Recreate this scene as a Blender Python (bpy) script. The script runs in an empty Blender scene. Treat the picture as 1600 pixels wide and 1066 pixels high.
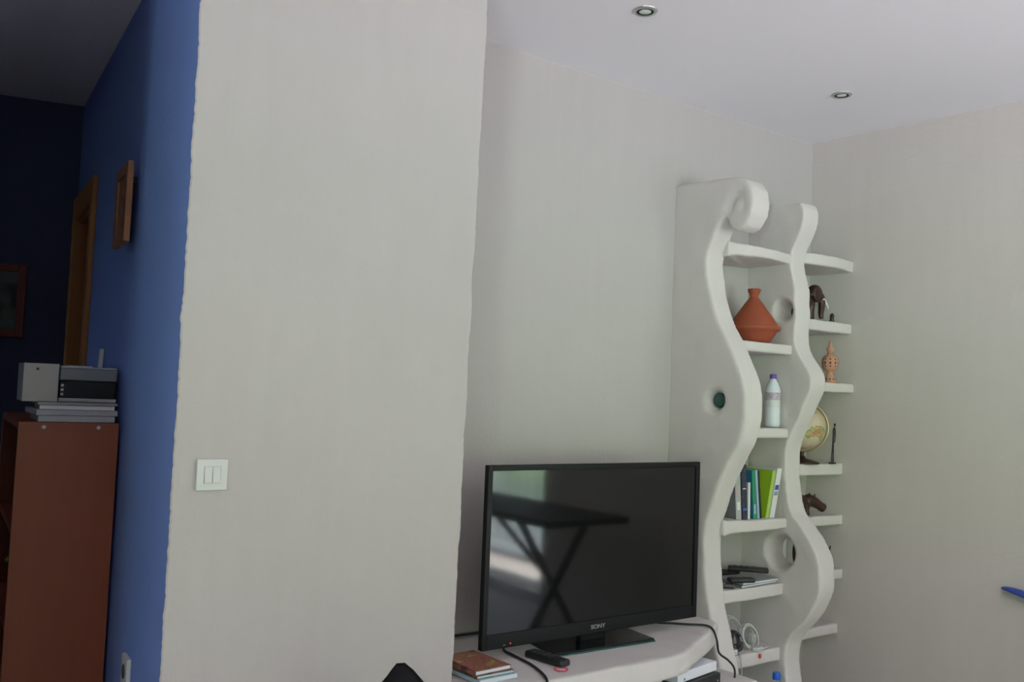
import bpy, bmesh, math, random
from mathutils import Vector, Matrix, noise
random.seed(7)
D = bpy.data
SC = bpy.context.scene
COL = SC.collection

# ------------------------------------------------------------------ camera
cam = D.cameras.new('camera'); co = D.objects.new('camera', cam); COL.objects.link(co)
cam.sensor_width = 36.0
cam.lens = 1440.0 / 1600.0 * 36.0
cam.clip_start = 0.05
r = Vector((0.803, -0.595, 0.039)); F = Vector((0.5928, 0.8032, 0.0589)).normalized()
r = (r - F * r.dot(F)).normalized(); u = r.cross(F)
m = Matrix((r, u, -F)).transposed().to_4x4(); m.translation = Vector((0, 0, 1.45))
co.matrix_world = m
SC.camera = co

# ------------------------------------------------------------------ exposure
SC.view_settings.view_transform = 'Standard'
SC.view_settings.look = 'None'
SC.view_settings.gamma = 1.0
SC.view_settings.use_curve_mapping = False
SC.view_settings.exposure = -0.36
SC.render.film_transparent = False

# ------------------------------------------------------------------ world: overcast sky, foliage, pale terrace
W = D.worlds.new('world'); SC.world = W; W.use_nodes = True
nt = W.node_tree; nt.nodes.clear()
def wn(t, **k):
    n = nt.nodes.new(t)
    for a, b in k.items(): setattr(n, a, b)
    return n
tc = wn('ShaderNodeTexCoord'); sep = wn('ShaderNodeSeparateXYZ')
nt.links.new(tc.outputs['Generated'], sep.inputs[0])
nz = wn('ShaderNodeTexNoise'); nz.inputs['Scale'].default_value = 9; nz.inputs['Detail'].default_value = 6
nt.links.new(tc.outputs['Generated'], nz.inputs['Vector'])
addn = wn('ShaderNodeMath', operation='MULTIPLY_ADD'); addn.inputs[1].default_value = 0.22; 
nt.links.new(nz.outputs['Fac'], addn.inputs[0]); nt.links.new(sep.outputs['Z'], addn.inputs[2])
mr = wn('ShaderNodeMapRange'); mr.inputs['From Min'].default_value = -1; mr.inputs['From Max'].default_value = 1
nt.links.new(addn.outputs[0], mr.inputs['Value'])
cr = wn('ShaderNodeValToRGB')
cr.color_ramp.elements[0].position = 0.0; cr.color_ramp.elements[0].color = (1.0, 0.94, 0.96, 1)
cr.color_ramp.elements[1].position = 1.0; cr.color_ramp.elements[1].color = (0.24, 0.30, 0.40, 1)
for p, c in ((0.42, (1.0, 0.94, 0.96, 1)), (0.455, (0.78, 0.87, 0.97, 1)), (0.50, (0.56, 0.73, 0.70, 1)), (0.53, (0.32, 0.54, 0.24, 1)), (0.62, (0.10, 0.14, 0.09, 1)), (0.70, (0.30, 0.36, 0.46, 1))):
    e = cr.color_ramp.elements.new(p); e.color = c
nt.links.new(mr.outputs[0], cr.inputs[0])
bg = wn('ShaderNodeBackground'); bg.inputs['Strength'].default_value = 13.0
nt.links.new(cr.outputs[0], bg.inputs['Color'])
# added boost towards -x, so more light comes through the left window
side = wn('ShaderNodeMapRange'); side.inputs['From Min'].default_value = .2; side.inputs['From Max'].default_value = -.7
side.inputs['To Min'].default_value = 11.0; side.inputs['To Max'].default_value = 62.0
nt.links.new(sep.outputs['X'], side.inputs['Value']); nt.links.new(side.outputs[0], bg.inputs['Strength'])
wo = wn('ShaderNodeOutputWorld'); nt.links.new(bg.outputs[0], wo.inputs['Surface'])

def portal(name, loc, rot, sx, sy):
    l = D.lights.new(name, 'AREA'); l.shape = 'RECTANGLE'; l.size = sx; l.size_y = sy
    l.cycles.is_portal = True
    o = D.objects.new(name, l); COL.objects.link(o); o.location = loc; o.rotation_euler = rot
    return o
H = math.pi / 2
ZC = 2.762
portal('daylight_right', (4.10, -1.30, 1.10), (0, H, 0.0607), 2.16, 2.40)       # glass door, right wall (faces -x)
portal('daylight_back', (2.2, -4.06, 1.35), (H, 0, 0), 1.7, 1.9)            # back wall window (faces +y)
portal('daylight_left', (-3.06, -2.45, 1.45), (0, -H, 0), 1.9, 1.2)               # left wall window (faces +x)

# ------------------------------------------------------------------ materials
def mat(name, col, rough=0.6, metal=0.0, spec=0.5, var=0.0, vscale=6.0, bump=0.0, bscale=60.0, emit=None, coat=0.0, trans=0.0, ior=1.45, stretch=None, alpha=1.0):
    m = D.materials.new(name); m.use_nodes = True
    n = m.node_tree; b = n.nodes['Principled BSDF']
    b.inputs['Base Color'].default_value = (*col, 1)
    b.inputs['Roughness'].default_value = rough; b.inputs['Metallic'].default_value = metal
    b.inputs['Specular IOR Level'].default_value = spec
    b.inputs['Coat Weight'].default_value = coat
    b.inputs['Transmission Weight'].default_value = trans
    b.inputs['IOR'].default_value = ior
    b.inputs['Alpha'].default_value = alpha
    t = n.nodes.new('ShaderNodeTexCoord'); mp = n.nodes.new('ShaderNodeMapping')
    n.links.new(t.outputs['Object'], mp.inputs[0])
    if stretch: mp.inputs['Scale'].default_value = stretch
    if var:
        a = n.nodes.new('ShaderNodeTexNoise'); a.inputs['Scale'].default_value = vscale; a.inputs['Detail'].default_value = 5
        n.links.new(mp.outputs[0], a.inputs['Vector'])
        mx = n.nodes.new('ShaderNodeMixRGB'); mx.inputs[1].default_value = (*[max(0, c * (1 - var)) for c in col], 1)
        mx.inputs[2].default_value = (*[min(1, c * (1 + var)) for c in col], 1)
        n.links.new(a.outputs['Fac'], mx.inputs[0]); n.links.new(mx.outputs[0], b.inputs['Base Color'])
    if bump:
        a = n.nodes.new('ShaderNodeTexNoise'); a.inputs['Scale'].default_value = bscale; a.inputs['Detail'].default_value = 6
        n.links.new(mp.outputs[0], a.inputs['Vector'])
        bp = n.nodes.new('ShaderNodeBump'); bp.inputs['Strength'].default_value = 1.0; bp.inputs['Distance'].default_value = bump
        n.links.new(a.outputs['Fac'], bp.inputs['Height']); n.links.new(bp.outputs[0], b.inputs['Normal'])
    if emit:
        b.inputs['Emission Color'].default_value = (*emit[:3], 1); b.inputs['Emission Strength'].default_value = emit[3]
    return m

def plaster(name, col, vx=1.0):
    m = D.materials.new(name); m.use_nodes = True
    n = m.node_tree; b = n.nodes['Principled BSDF']; b.inputs['Roughness'].default_value = 0.92; b.inputs['Specular IOR Level'].default_value = 0.2
    t = n.nodes.new('ShaderNodeTexCoord')
    mp = n.nodes.new('ShaderNodeMapping'); mp.inputs['Scale'].default_value = (22, 22, 2.2); n.links.new(t.outputs['Object'], mp.inputs[0])
    s = n.nodes.new('ShaderNodeTexNoise'); s.inputs['Scale'].default_value = 1.0; s.inputs['Detail'].default_value = 5; n.links.new(mp.outputs[0], s.inputs['Vector'])
    g = n.nodes.new('ShaderNodeTexNoise'); g.inputs['Scale'].default_value = 1.3; g.inputs['Detail'].default_value = 4; n.links.new(t.outputs['Object'], g.inputs['Vector'])
    f = n.nodes.new('ShaderNodeTexNoise'); f.inputs['Scale'].default_value = 55; f.inputs['Detail'].default_value = 6; n.links.new(t.outputs['Object'], f.inputs['Vector'])
    def mix(a, bb, fac, k):
        x = n.nodes.new('ShaderNodeMixRGB'); x.blend_type = 'MULTIPLY'; x.inputs[0].default_value = 1
        rp = n.nodes.new('ShaderNodeMapRange'); rp.inputs['From Min'].default_value = .3; rp.inputs['From Max'].default_value = .7
        rp.inputs['To Min'].default_value = 1 - k; rp.inputs['To Max'].default_value = 1.0
        n.links.new(bb, rp.inputs['Value']); n.links.new(a, x.inputs[1]); n.links.new(rp.outputs[0], x.inputs[2]); return x.outputs[0]
    c = n.nodes.new('ShaderNodeRGB'); c.outputs[0].default_value = (*col, 1)
    o = mix(c.outputs[0], s.outputs['Fac'], 1, .022 * vx); o = mix(o, g.outputs['Fac'], 1, .05 * vx)
    n.links.new(o, b.inputs['Base Color'])
    ad = n.nodes.new('ShaderNodeMath'); ad.operation = 'ADD'; n.links.new(s.outputs['Fac'], ad.inputs[0]); n.links.new(f.outputs['Fac'], ad.inputs[1])
    bp = n.nodes.new('ShaderNodeBump'); bp.inputs['Distance'].default_value = 0.0022; bp.inputs['Strength'].default_value = .7
    n.links.new(ad.outputs[0], bp.inputs['Height']); n.links.new(bp.outputs[0], b.inputs['Normal'])
    return m

M = {}
M['plaster'] = plaster('cream_plaster', (0.525, 0.494, 0.482))
M['plaster_right'] = plaster('lightened_plaster', (0.64, 0.588, 0.565))  # right wall's plaster; missing light is put into the lighter colour
M['plaster_unit'] = plaster('white_plaster', (0.69, 0.645, 0.63), .7)
M['ceiling'] = mat('ceiling_paint', (0.91, 0.895, 0.95), .9, spec=.2, bump=.001, bscale=8)
M['blue'] = mat('blue_paint', (0.23, 0.35, 0.80), .75, spec=.3, var=.06, vscale=3, bump=.002, bscale=30)
M['navy_wall'] = mat('navy_far_wall', (0.075, 0.09, 0.17), .8, spec=.3)  # far wall, set darker and greyer than the blue wall
M['floor'] = mat('floor_tile', (0.62, 0.58, 0.52), .35, var=.1, vscale=3)
M['floor_dark'] = mat('dark_unseen_floor', (0.10, 0.055, 0.03), .5, var=.2, vscale=3)  # unseen hall floor, made dark to hold bounce light down
M['black_gloss'] = mat('black_gloss', (0.012, 0.012, 0.014), .18)
M['bezel'] = mat('dark_bezel', (0.010, 0.010, 0.012), .38, spec=.22)
M['screen'] = mat('screen_glass', (0.006, 0.006, 0.007), .055, spec=.6)
M['black_plastic'] = mat('black_plastic', (0.018, 0.018, 0.02), .45, bump=.0005, bscale=200)
M['dark_grey'] = mat('dark_grey_plastic', (0.06, 0.06, 0.065), .5)
M['silver'] = mat('silver_print', (0.36, 0.36, 0.38), .4, metal=.6)
M['red_led'] = mat('red_led', (0.8, 0.02, 0.03), .4, emit=(1, .03, .05, 3))
M['glass_edge'] = mat('green_glass_edge', (0.03, 0.10, 0.09), .15)
M['white_plastic'] = mat('white_plastic', (0.64, 0.65, 0.645), .4)
M['white_gloss'] = mat('white_gloss', (0.86, 0.87, 0.95), .25)
M['chrome'] = mat('brushed_chrome', (0.55, 0.56, 0.55), .3, metal=.9)
M['lamp_glass'] = mat('lamp_glass', (0.62, 0.74, 0.70), .12, spec=.8, coat=.5)
M['dark_recess'] = mat('dark_recess', (0.08, 0.085, 0.08), .6)
M['terracotta'] = mat('terracotta', (0.34, 0.078, 0.036), .7, var=.12, vscale=7, bump=.0008, bscale=60)
M['terracotta_pale'] = mat('pale_terracotta', (0.54, 0.28, 0.19), .75, var=.15, vscale=20, bump=.0008, bscale=70)
M['hole'] = mat('pierced_hole', (0.04, 0.02, 0.015), .9)
M['ebony'] = mat('dark_carved_wood', (0.045, 0.018, 0.013), .35, var=.3, vscale=30, bump=.0006, bscale=90)
M['ivory'] = mat('ivory', (0.72, 0.68, 0.62), .4)
M['iron'] = mat('black_iron', (0.015, 0.014, 0.014), .45)
M['green_disc'] = mat('green_glass', (0.028, 0.085, 0.072), .25)
M['bottle'] = mat('bottle_plastic', (0.70, 0.74, 0.80), .3)
M['purple'] = mat('purple_cap', (0.13, 0.07, 0.42), .35)
M['blue_cap'] = mat('blue_cap', (0.015, 0.13, 0.62), .3)
M['blue_plastic'] = mat('blue_plastic', (0.03, 0.07, 0.42), .3)
M['clear'] = mat('clear_plastic', (0.9, 0.95, 0.97), .08, trans=.9, ior=1.2)
M['paper'] = mat('paper', (0.74, 0.73, 0.72), .8, var=.1, vscale=60, stretch=(1, 1, 12))
M['grey_paper'] = mat('old_paper', (0.42, 0.42, 0.43), .8, var=.25, vscale=25, stretch=(1, 1, 20))
M['laminate'] = mat('cherry_laminate', (0.25, 0.060, 0.021), .5, var=.15, vscale=4, stretch=(6, 6, .6))
M['laminate_in'] = mat('cherry_inside', (0.20, 0.07, 0.035), .6)
M['oak'] = mat('orange_oak', (0.46, 0.21, 0.06), .5, var=.2, vscale=5, stretch=(8, 8, .6))
M['door'] = mat('door_wood', (0.16, 0.10, 0.06), .5, var=.2, vscale=5, stretch=(6, 6, .6))
M['frame_wood'] = mat('carved_frame_wood', (0.33, 0.14, 0.06), .55, var=.35, vscale=40)
M['red_frame'] = mat('red_brown_frame', (0.20, 0.045, 0.03), .5)
M['cloth'] = mat('black_cloth', (0.010, 0.010, 0.012), .85, spec=.2, bump=.002, bscale=60)
M['wood'] = mat('stool_wood', (0.28, 0.15, 0.07), .5, var=.2, vscale=6)
M['dark_timber'] = mat('dark_timber', (0.035, 0.025, 0.02), .5, var=.3, vscale=8)
M['alu'] = mat('door_aluminium', (0.70, 0.71, 0.72), .4, metal=.2)
M['cable_white'] = mat('white_cable', (0.62, 0.62, 0.60), .5)
M['cable_black'] = mat('black_cable', (0.02, 0.02, 0.02), .5)
M['red_band'] = mat('red_rubber', (0.65, 0.07, 0.13), .5)
M['red'] = mat('red_plastic', (0.75, 0.06, 0.03), .4)
M['grey_plastic'] = mat('pale_grey_plastic', (0.50, 0.49, 0.47), .5)
def flat(name, c, r=.5, **k):
    M[name] = mat(name, c, r, **k)
# window pane: thin clear glass
def pane_mat():
    m = D.materials.new('window_pane'); m.use_nodes = True; n = m.node_tree; n.nodes.clear()
    t = n.nodes.new('ShaderNodeBsdfTransparent'); g = n.nodes.new('ShaderNodeBsdfGlossy'); g.inputs['Roughness'].default_value = .02
    mx = n.nodes.new('ShaderNodeMixShader'); mx.inputs[0].default_value = .06; o = n.nodes.new('ShaderNodeOutputMaterial')
    n.links.new(t.outputs[0], mx.inputs[1]); n.links.new(g.outputs[0], mx.inputs[2]); n.links.new(mx.outputs[0], o.inputs[0]); return m
M['pane'] = pane_mat()

# ------------------------------------------------------------------ mesh helpers
class MB:
    def __init__(s): s.bm = bmesh.new()
    def poly(s, pts, faces):
        vs = [s.bm.verts.new(p) for p in pts]
        for f in faces:
            try: s.bm.faces.new([vs[i] for i in f])
            except ValueError: pass
        return s
    def box(s, x0, x1, y0, y1, z0, z1, mtx=None):
        p = [Vector(q) for q in ((x0,y0,z0),(x1,y0,z0),(x1,y1,z0),(x0,y1,z0),(x0,y0,z1),(x1,y0,z1),(x1,y1,z1),(x0,y1,z1))]
        if mtx: p = [mtx @ q for q in p]
        return s.poly(p, ((3,2,1,0),(4,5,6,7),(0,1,5,4),(1,2,6,5),(2,3,7,6),(3,0,4,7)))
    def prism(s, pts, a, b, axis='z'):
        n = len(pts)
        def mk(p, h):
            return (p[0], p[1], h) if axis == 'z' else ((h, p[0], p[1]) if axis == 'x' else (p[0], h, p[1]))
        P = [mk(p, a) for p in pts] + [mk(p, b) for p in pts]
        fs = [tuple(range(n))[::-1], tuple(range(n, 2*n))] + [(i, (i+1) % n, n+(i+1) % n, n+i) for i in range(n)]
        s.poly(P, fs); return s
    def lathe(s, prof, c=(0,0,0), seg=32, mtx=None, sx=1, sy=1):
        rings = []
        for rr, z in prof:
            ring = []
            for k in range(seg):
                a = 2*math.pi*k/seg; q = Vector((rr*math.cos(a)*sx, rr*math.sin(a)*sy, z))
                if mtx: q = mtx @ q
                ring.append(s.bm.verts.new(q + Vector(c)))
            rings.append(ring)
        for a, b in zip(rings, rings[1:]):
            for k in range(seg): s.bm.faces.new((a[k], a[(k+1)%seg], b[(k+1)%seg], b[k]))
        if prof[0][0] > 1e-6: s.bm.faces.new(rings[0][::-1])
        if prof[-1][0] > 1e-6: s.bm.faces.new(rings[-1])
        return s
    def tube(s, path, rad, seg=10, closed=False):
        P = [Vector(p) for p in path]; n = len(P); rings = []
        rads = rad if isinstance(rad, (list, tuple)) else [rad]*n
        up = None
        for i in range(n):
            if closed: d = P[(i+1) % n] - P[i-1]
            else: d = P[min(i+1, n-1)] - P[max(i-1, 0)]
            d.normalize()
            if up is None:
                up = Vector((0,0,1)) if abs(d.z) < .9 else Vector((1,0,0))
            a = d.cross(up).normalized(); b = a.cross(d).normalized(); up = b
            rings.append([s.bm.verts.new(P[i] + (a*math.cos(2*math.pi*k/seg) + b*math.sin(2*math.pi*k/seg))*rads[i]) for k in range(seg)])
        for i in range(n if closed else n-1):
            A, B = rings[i], rings[(i+1) % n]
            for k in range(seg): s.bm.faces.new((A[k], A[(k+1)%seg], B[(k+1)%seg], B[k]))
        if not closed: s.bm.faces.new(rings[0][::-1]); s.bm.faces.new(rings[-1])
        return s
    def ball(s, c, rx, ry=None, rz=None, seg=24, mtx=None):
        ry = ry or rx; rz = rz or rx; n = seg//2
        prof = [(max(math.sin(math.pi*i/n), 0), -math.cos(math.pi*i/n)) for i in range(n+1)]
        prof[0] = (1e-4, -1); prof[-1] = (1e-4, 1)
        q = Matrix.Diagonal((rx, ry, rz, 1)); 
        if mtx: q = mtx.to_4x4() @ q
        return s.lathe(prof, c, seg, q)
    def mesh(s, name):
        bmesh.ops.recalc_face_normals(s.bm, faces=s.bm.faces)
        me = D.meshes.new(name); s.bm.to_mesh(me); s.bm.free(); return me
    def build(s, name, m, parent=None, smooth=False, bevel=0.0, seg=2, rel=False, angle=40):
        """rel: vertices are world coordinates, to be made relative to the parent's location"""
        me = s.mesh(name)
        o = D.objects.new(name, me); COL.objects.link(o)
        mm = M[m] if isinstance(m, str) else m
        me.materials.append(mm)
        if parent:
            o.parent = parent
            if rel:
                q = parent
                while q: me.transform(Matrix.Translation(-q.location)); q = q.parent
        if bevel:
            bv = o.modifiers.new('bevel', 'BEVEL'); bv.width = bevel; bv.segments = seg; bv.limit_method = 'ANGLE'; bv.angle_limit = math.radians(35)
        if smooth or bevel:
            for p in me.polygons: p.use_smooth = True
            me.set_sharp_from_angle(angle=math.radians(angle))
        return o

def tag(o, label=None, cat=None, group=None, kind=None):
    if label: o['label'] = label
    if cat: o['category'] = cat
    if group: o['group'] = group
    if kind: o['kind'] = kind
    return o
def thing(name, label, cat, loc=(0,0,0), rz=0, group=None):
    o = D.objects.new(name, None); COL.objects.link(o); o.location = loc; o.rotation_euler = (0, 0, rz); o.empty_display_size = .05
    return tag(o, label, cat, group)
def struct(o): o['kind'] = 'structure'; return o
def origin_to(o, p):
    o.data.transform(Matrix.Translation(-Vector(p))); o.location = p; return o

def organic(bm_mesh, name, m, parent, cutters=(), voxel=.009, smooth=6, jitter=.0015, rel=True):
    """hand-modelled plaster: cut the holes, remesh, soften, roughen a little, keep the resulting mesh"""
    o = D.objects.new('tmp', bm_mesh); COL.objects.link(o)
    tmp = []
    for c in cutters:
        co_ = D.objects.new('cut', c); COL.objects.link(co_); tmp.append(co_)
        b = o.modifiers.new('b', 'BOOLEAN'); b.operation = 'DIFFERENCE'; b.object = co_; b.solver = 'EXACT'
    rm = o.modifiers.new('r', 'REMESH'); rm.mode = 'VOXEL'; rm.voxel_size = voxel
    sm = o.modifiers.new('s', 'SMOOTH'); sm.iterations = smooth; sm.factor = .5
    dg = bpy.context.evaluated_depsgraph_get(); dg.update()
    me = D.meshes.new_from_object(o.evaluated_get(dg))
    for t in tmp + [o]: D.objects.remove(t)
    if jitter:
        for v in me.vertices:
            v.co += Vector((noise.noise(v.co*14), noise.noise(v.co*14+Vector((9,0,0))), noise.noise(v.co*14+Vector((0,9,0))))) * jitter * 2
    me.materials.clear(); me.materials.append(M[m]); me.name = name
    for p in me.polygons: p.use_smooth = True
    ob = D.objects.new(name, me); COL.objects.link(ob)
    if parent:
        ob.parent = parent
        if rel: me.transform(Matrix.Translation(-parent.location))
    return ob

def catmull(P, n=8):
    out = []
    Q = [P[0]] + list(P) + [P[-1]]
    for i in range(1, len(Q)-2):
        p0, p1, p2, p3 = [Vector(q) for q in Q[i-1:i+3]]
        for k in range(n):
            t = k/n
            out.append(.5*((2*p1) + (-p0+p2)*t + (2*p0-5*p1+4*p2-p3)*t*t + (-p0+3*p1-3*p2+p3)*t*t*t))
    out.append(Vector(P[-1])); return out

# ================================================================== THE ROOM
YP, YR = 2.345, 2.78           # pier face and recess wall
def rwx(y): return 3.87 + (2.78 - y) * 0.0608     # right wall plane
def bwx(y): return 0.704 + (y - 2.345) * 0.0829   # blue wall plane
YF = 4.78
struct(MB().box(-3.4, 4.6, -4.4, 2.40, -.1, 0).build('floor', 'floor'))
struct(MB().box(-3.4, 4.6, 2.40, 6.3, -.1, 0).build('floor', 'floor_dark'))
struct(MB().box(-3.4, 4.6, -4.4, 5.3, ZC, ZC+.1).build('ceiling', 'ceiling'))

# pier: front slab with slightly wavy, hand-trowelled corners
def pier():
    mb = MB(); n = 320; b = mb.bm; rows = []
    for i in range(n+1):
        z = ZC*i/n
        wl = noise.noise(Vector((0, 0, z*9)))*.0035 + noise.noise(Vector((3, 0, z*45)))*.0025 + max(0, noise.noise(Vector((4, 0, z*110))))*.004
        wr = noise.noise(Vector((7, 0, z*8)))*.005 + noise.noise(Vector((5, 0, z*35)))*.0025 - max(0, noise.noise(Vector((6, 0, z*110))))*.004
        xl = .700 + wl; xr = 1.552 + .014*z + wr
        rows.append([b.verts.new(p) for p in ((xl, YP, z), (xl+.004, YP-.003, z), (1.13, YP-.003, z), (xr-.008, YP-.003, z), (xr, YP+.006, z), (xr, YR+.02, z), (xl+.09, YR+.02, z), (xl+.022, YP+.03, z))])
    for A, B in zip(rows, rows[1:]):
        for k in range(8): b.faces.new((A[k], A[(k+1)%8], B[(k+1)%8], B[k]))
    b.faces.new(rows[0][::-1]); b.faces.new(rows[-1])
    return struct(mb.build('wall_front', 'plaster', smooth=True, angle=30))
pier()
struct(MB().box(1.50, 4.1, YR, YR+.2, 0, ZC).build('wall_recess', 'plaster'))
# right wall, with a glass door opening behind the field of view
DY0, DY1, DZ = -2.5, -.10, 2.15
def wallseg(mb, ya, yb, z0, z1, t=.16):
    mb.prism([(rwx(ya), ya), (rwx(yb), yb), (rwx(yb)+t, yb), (rwx(ya)+t, ya)], z0, z1)
mb = MB(); wallseg(mb, YR, DY1, 0, ZC); wallseg(mb, DY1, DY0, DZ, ZC); wallseg(mb, DY0, -4.2, 0, ZC)
struct(mb.build('wall_right', 'plaster_right'))
# glass door
gd = D.objects.new('door_2', None); COL.objects.link(gd); gd.location = (rwx(-1.3), -1.3, 0); struct(gd)
mb = MB()
for y0, y1, z0, z1 in ((DY0, DY0+.07, 0, DZ), (DY1-.07, DY1, 0, DZ), (-1.34, -1.26, 0, DZ), (DY0, DY1, 0, .07), (DY0, DY1, DZ-.07, DZ)):
    mb.prism([(rwx(y0)+.04, y0), (rwx(y1)+.04, y1), (rwx(y1)+.10, y1), (rwx(y0)+.10, y0)], z0, z1)
mb.build('door_frame', 'alu', gd, rel=True)
MB().prism([(rwx(DY0)+.066, DY0+.06), (rwx(DY1)+.066, DY1-.06), (rwx(DY1)+.072, DY1-.06), (rwx(DY0)+.072, DY0+.06)], .06, DZ-.06).build('pane', 'pane', gd, rel=True)
# back wall with a window
def wall_with_hole(name, axis, pos, t, a0, a1, h0, h1, z0, z1, m):
    mb = MB()
    for s0, s1, q0, q1 in ((a0, h0, 0, ZC), (h1, a1, 0, ZC), (h0, h1, 0, z0), (h0, h1, z1, ZC)):
        if axis == 'y': mb.box(s0, s1, pos-t, pos, q0, q1)
        else: mb.box(pos-t, pos, s0, s1, q0, q1)
    return struct(mb.build(name, m))
wall_with_hole('wall_back', 'y', -4.0, .2, -3.2, 4.5, 1.35, 3.05, .4, 2.3, 'plaster')
wall_with_hole('wall_left', 'x', -3.0, .2, -4.2, 2.5, -3.05, -1.85, .5, 2.4, 'plaster')
def window(name, axis, pos, a0, a1, z0, z1):
    w = D.objects.new(name, None); COL.objects.link(w); struct(w)
    w.location = ((a0+a1)/2, pos, z0) if axis == 'y' else (pos, (a0+a1)/2, z0)
    mb = MB(); mid = (a0+a1)/2
    B = (lambda m_, s0, s1, p0, p1, q0, q1: m_.box(s0, s1, p0, p1, q0, q1)) if axis == 'y' else (lambda m_, s0, s1, p0, p1, q0, q1: m_.box(p0, p1, s0, s1, q0, q1))
    for s0, s1, q0, q1 in ((a0, a0+.06, z0, z1), (a1-.06, a1, z0, z1), (mid-.04, mid+.04, z0, z1), (a0, a1, z0, z0+.06), (a0, a1, z1-.06, z1)):
        B(mb, s0, s1, pos-.12, pos-.07, q0, q1)
    mb.build('window_frame', 'white_plastic', w, rel=True)
    g = MB(); B(g, a0+.05, a1-.05, pos-.098, pos-.093, z0+.05, z1-.05); g.build('pane', 'pane', w, rel=True)
window('window_1', 'y', -4.0, 1.35, 3.05, .4, 2.3)
window('window_2', 'x', -3.0, -3.05, -1.85, .5, 2.4)
# passage into the dark blue room
JX = .25
struct(MB().box(-3.0, JX, 2.33, 2.47, 0, ZC).build('wall_passage', 'plaster'))
mb = MB()
DA, DB, DH = 4.16, 4.70, 2.19
for ya, yb, z0, z1 in ((YP+.004, DA, 0, ZC), (DA, DB, DH, ZC), (DB, 5.1, 0, ZC)):
    mb.prism([(bwx(ya), ya), (bwx(yb), yb), (bwx(yb)+.13, yb), (bwx(ya)+.13, ya)], z0, z1)
struct(mb.build('wall_hall', 'blue'))
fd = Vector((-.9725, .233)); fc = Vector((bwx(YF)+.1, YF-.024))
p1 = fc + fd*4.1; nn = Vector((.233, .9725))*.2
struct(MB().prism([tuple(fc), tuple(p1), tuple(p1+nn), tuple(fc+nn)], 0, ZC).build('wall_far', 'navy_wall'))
struct(MB().box(-3.2, -3.0, 2.47, 5.9, 0, ZC).build('wall_hall_left', 'dark_timber'))  # unseen; dark colour chosen so the hall bounces little light
# door in the blue wall
dr = D.objects.new('door_1', None); COL.objects.link(dr); dr.location = (bwx(4.4), 4.4, 0); struct(dr)
mb = MB()
def bseg(mb, ya, yb, d0, d1, z0, z1):
    mb.prism([(bwx(ya)-d0, ya), (bwx(yb)-d0, yb), (bwx(yb)+d1, yb), (bwx(ya)+d1, ya)], z0, z1)
bseg(mb, 4.09, DA+.005, .02, 0, 0, 2.30); bseg(mb, DA, DB+.05, .02, 0, DH, 2.30); bseg(mb, DB-.005, DB+.06, .02, 0, 0, 2.30)
bseg(mb, DA, DA+.012, 0, .12, 0, DH); bseg(mb, DB-.02, DB, .02, .12, 0, DH); bseg(mb, DA, DB, 0, .12, DH-.012, DH)
mb.build('door_frame', 'oak', dr, rel=True, bevel=.003)
mb = MB(); bseg(mb, DA+.012, DB-.02, -.085, .12, 0.005, DH-.012); mb.build('door_leaf', 'door', dr, rel=True, bevel=.002)

# ================================================================== SHELF UNIT
XA, XB, T = 2.905, 3.40, .11
unit = thing('built_in_shelf_unit', 'white hand-plastered shelf unit with two wavy uprights, one ending in a scroll', 'shelf unit', (XA, YR, 0))
front1 = [(2.40,0),(2.405,.12),(2.45,.35),(2.53,.62),(2.562,.80),(2.558,.956),(2.475,1.17),(2.395,1.305),(2.372,1.433),(2.385,1.535),(2.46,1.69),(2.53,1.80),(2.582,1.96),(2.59,2.07),(2.548,2.155)]
f1 = [tuple(v) for v in catmull([Vector((a, b, 0)) for a, b in front1], 6)]
head = [(2.522,2.192),(2.503,2.222),(2.492,2.222),(2.488,2.192),(2.468,2.160),(2.435,2.148),(2.395,2.165),(2.365,2.21),(2.356,2.262),(2.368,2.315),(2.395,2.352),(2.435,2.372),(2.50,2.378)]
poly = [(a, b) for a, b, _ in f1] + head + [(2.80, 2.392), (2.80, 0)]
def funnel(y, z, x0, x1, r0, rt):
    """cone cutter opening towards x0 with radius r0, tapering to rt at x1, axis along x"""
    mb = MB(); mt = Matrix.Translation((0, y, z)) @ Matrix.Rotation(math.pi/2, 4, 'Y')
    n = 8; prof = []
    for i in range(n+1):
        t = i/n; prof.append((rt + (r0-rt)*(1-t)**2.2, x0+(x1-x0)*t))
    mb.lathe(prof, seg=40, mtx=mt); return mb.mesh('c')
def tunnel(y, z, x0, x1, rr):
    mb = MB(); mb.lathe([(rr, x0), (rr, x1)], seg=32, mtx=Matrix.Translation((0, y, z)) @ Matrix.Rotation(math.pi/2, 4, 'Y')); return mb.mesh('c')
gro = MB(); gp = catmull([(XA-.004, 2.49, 2.225), (XA-.004, 2.475, 2.262), (XA-.004, 2.452, 2.290), (XA-.004, 2.425, 2.288), (XA-.004, 2.408, 2.262), (XA-.004, 2.412, 2.235), (XA-.004, 2.428, 2.225)], 6)
gro.tube(gp, [.024*(1-.6*i/len(gp)) for i in range(len(gp))], 10)
organic(MB().prism(poly, XA, XA+T, 'x').mesh('p'), 'wavy_upright', 'plaster_unit', unit,
        [funnel(2.533, 1.463, XA-.02, XA+.05, .085, .033), tunnel(2.533, 1.463, XA-.05, XA+T+.05, .031), gro.mesh('g')], voxel=.008, smooth=8)
front2 = [(2.42,0),(2.46,.1),(2.515,.25),(2.522,.42),(2.41,.57),(2.362,.69),(2.378,.82),(2.465,.94),(2.52,1.0),(2.546,1.15),(2.542,1.28),(2.468,1.44),(2.425,1.57),(2.512,1.72),(2.51,1.85),(2.52,1.98),(2.545,2.11),(2.482,2.25),(2.478,2.32)]
f2 = [tuple(v) for v in catmull([Vector((a, b, 0)) for a, b in front2], 6)]
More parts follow.
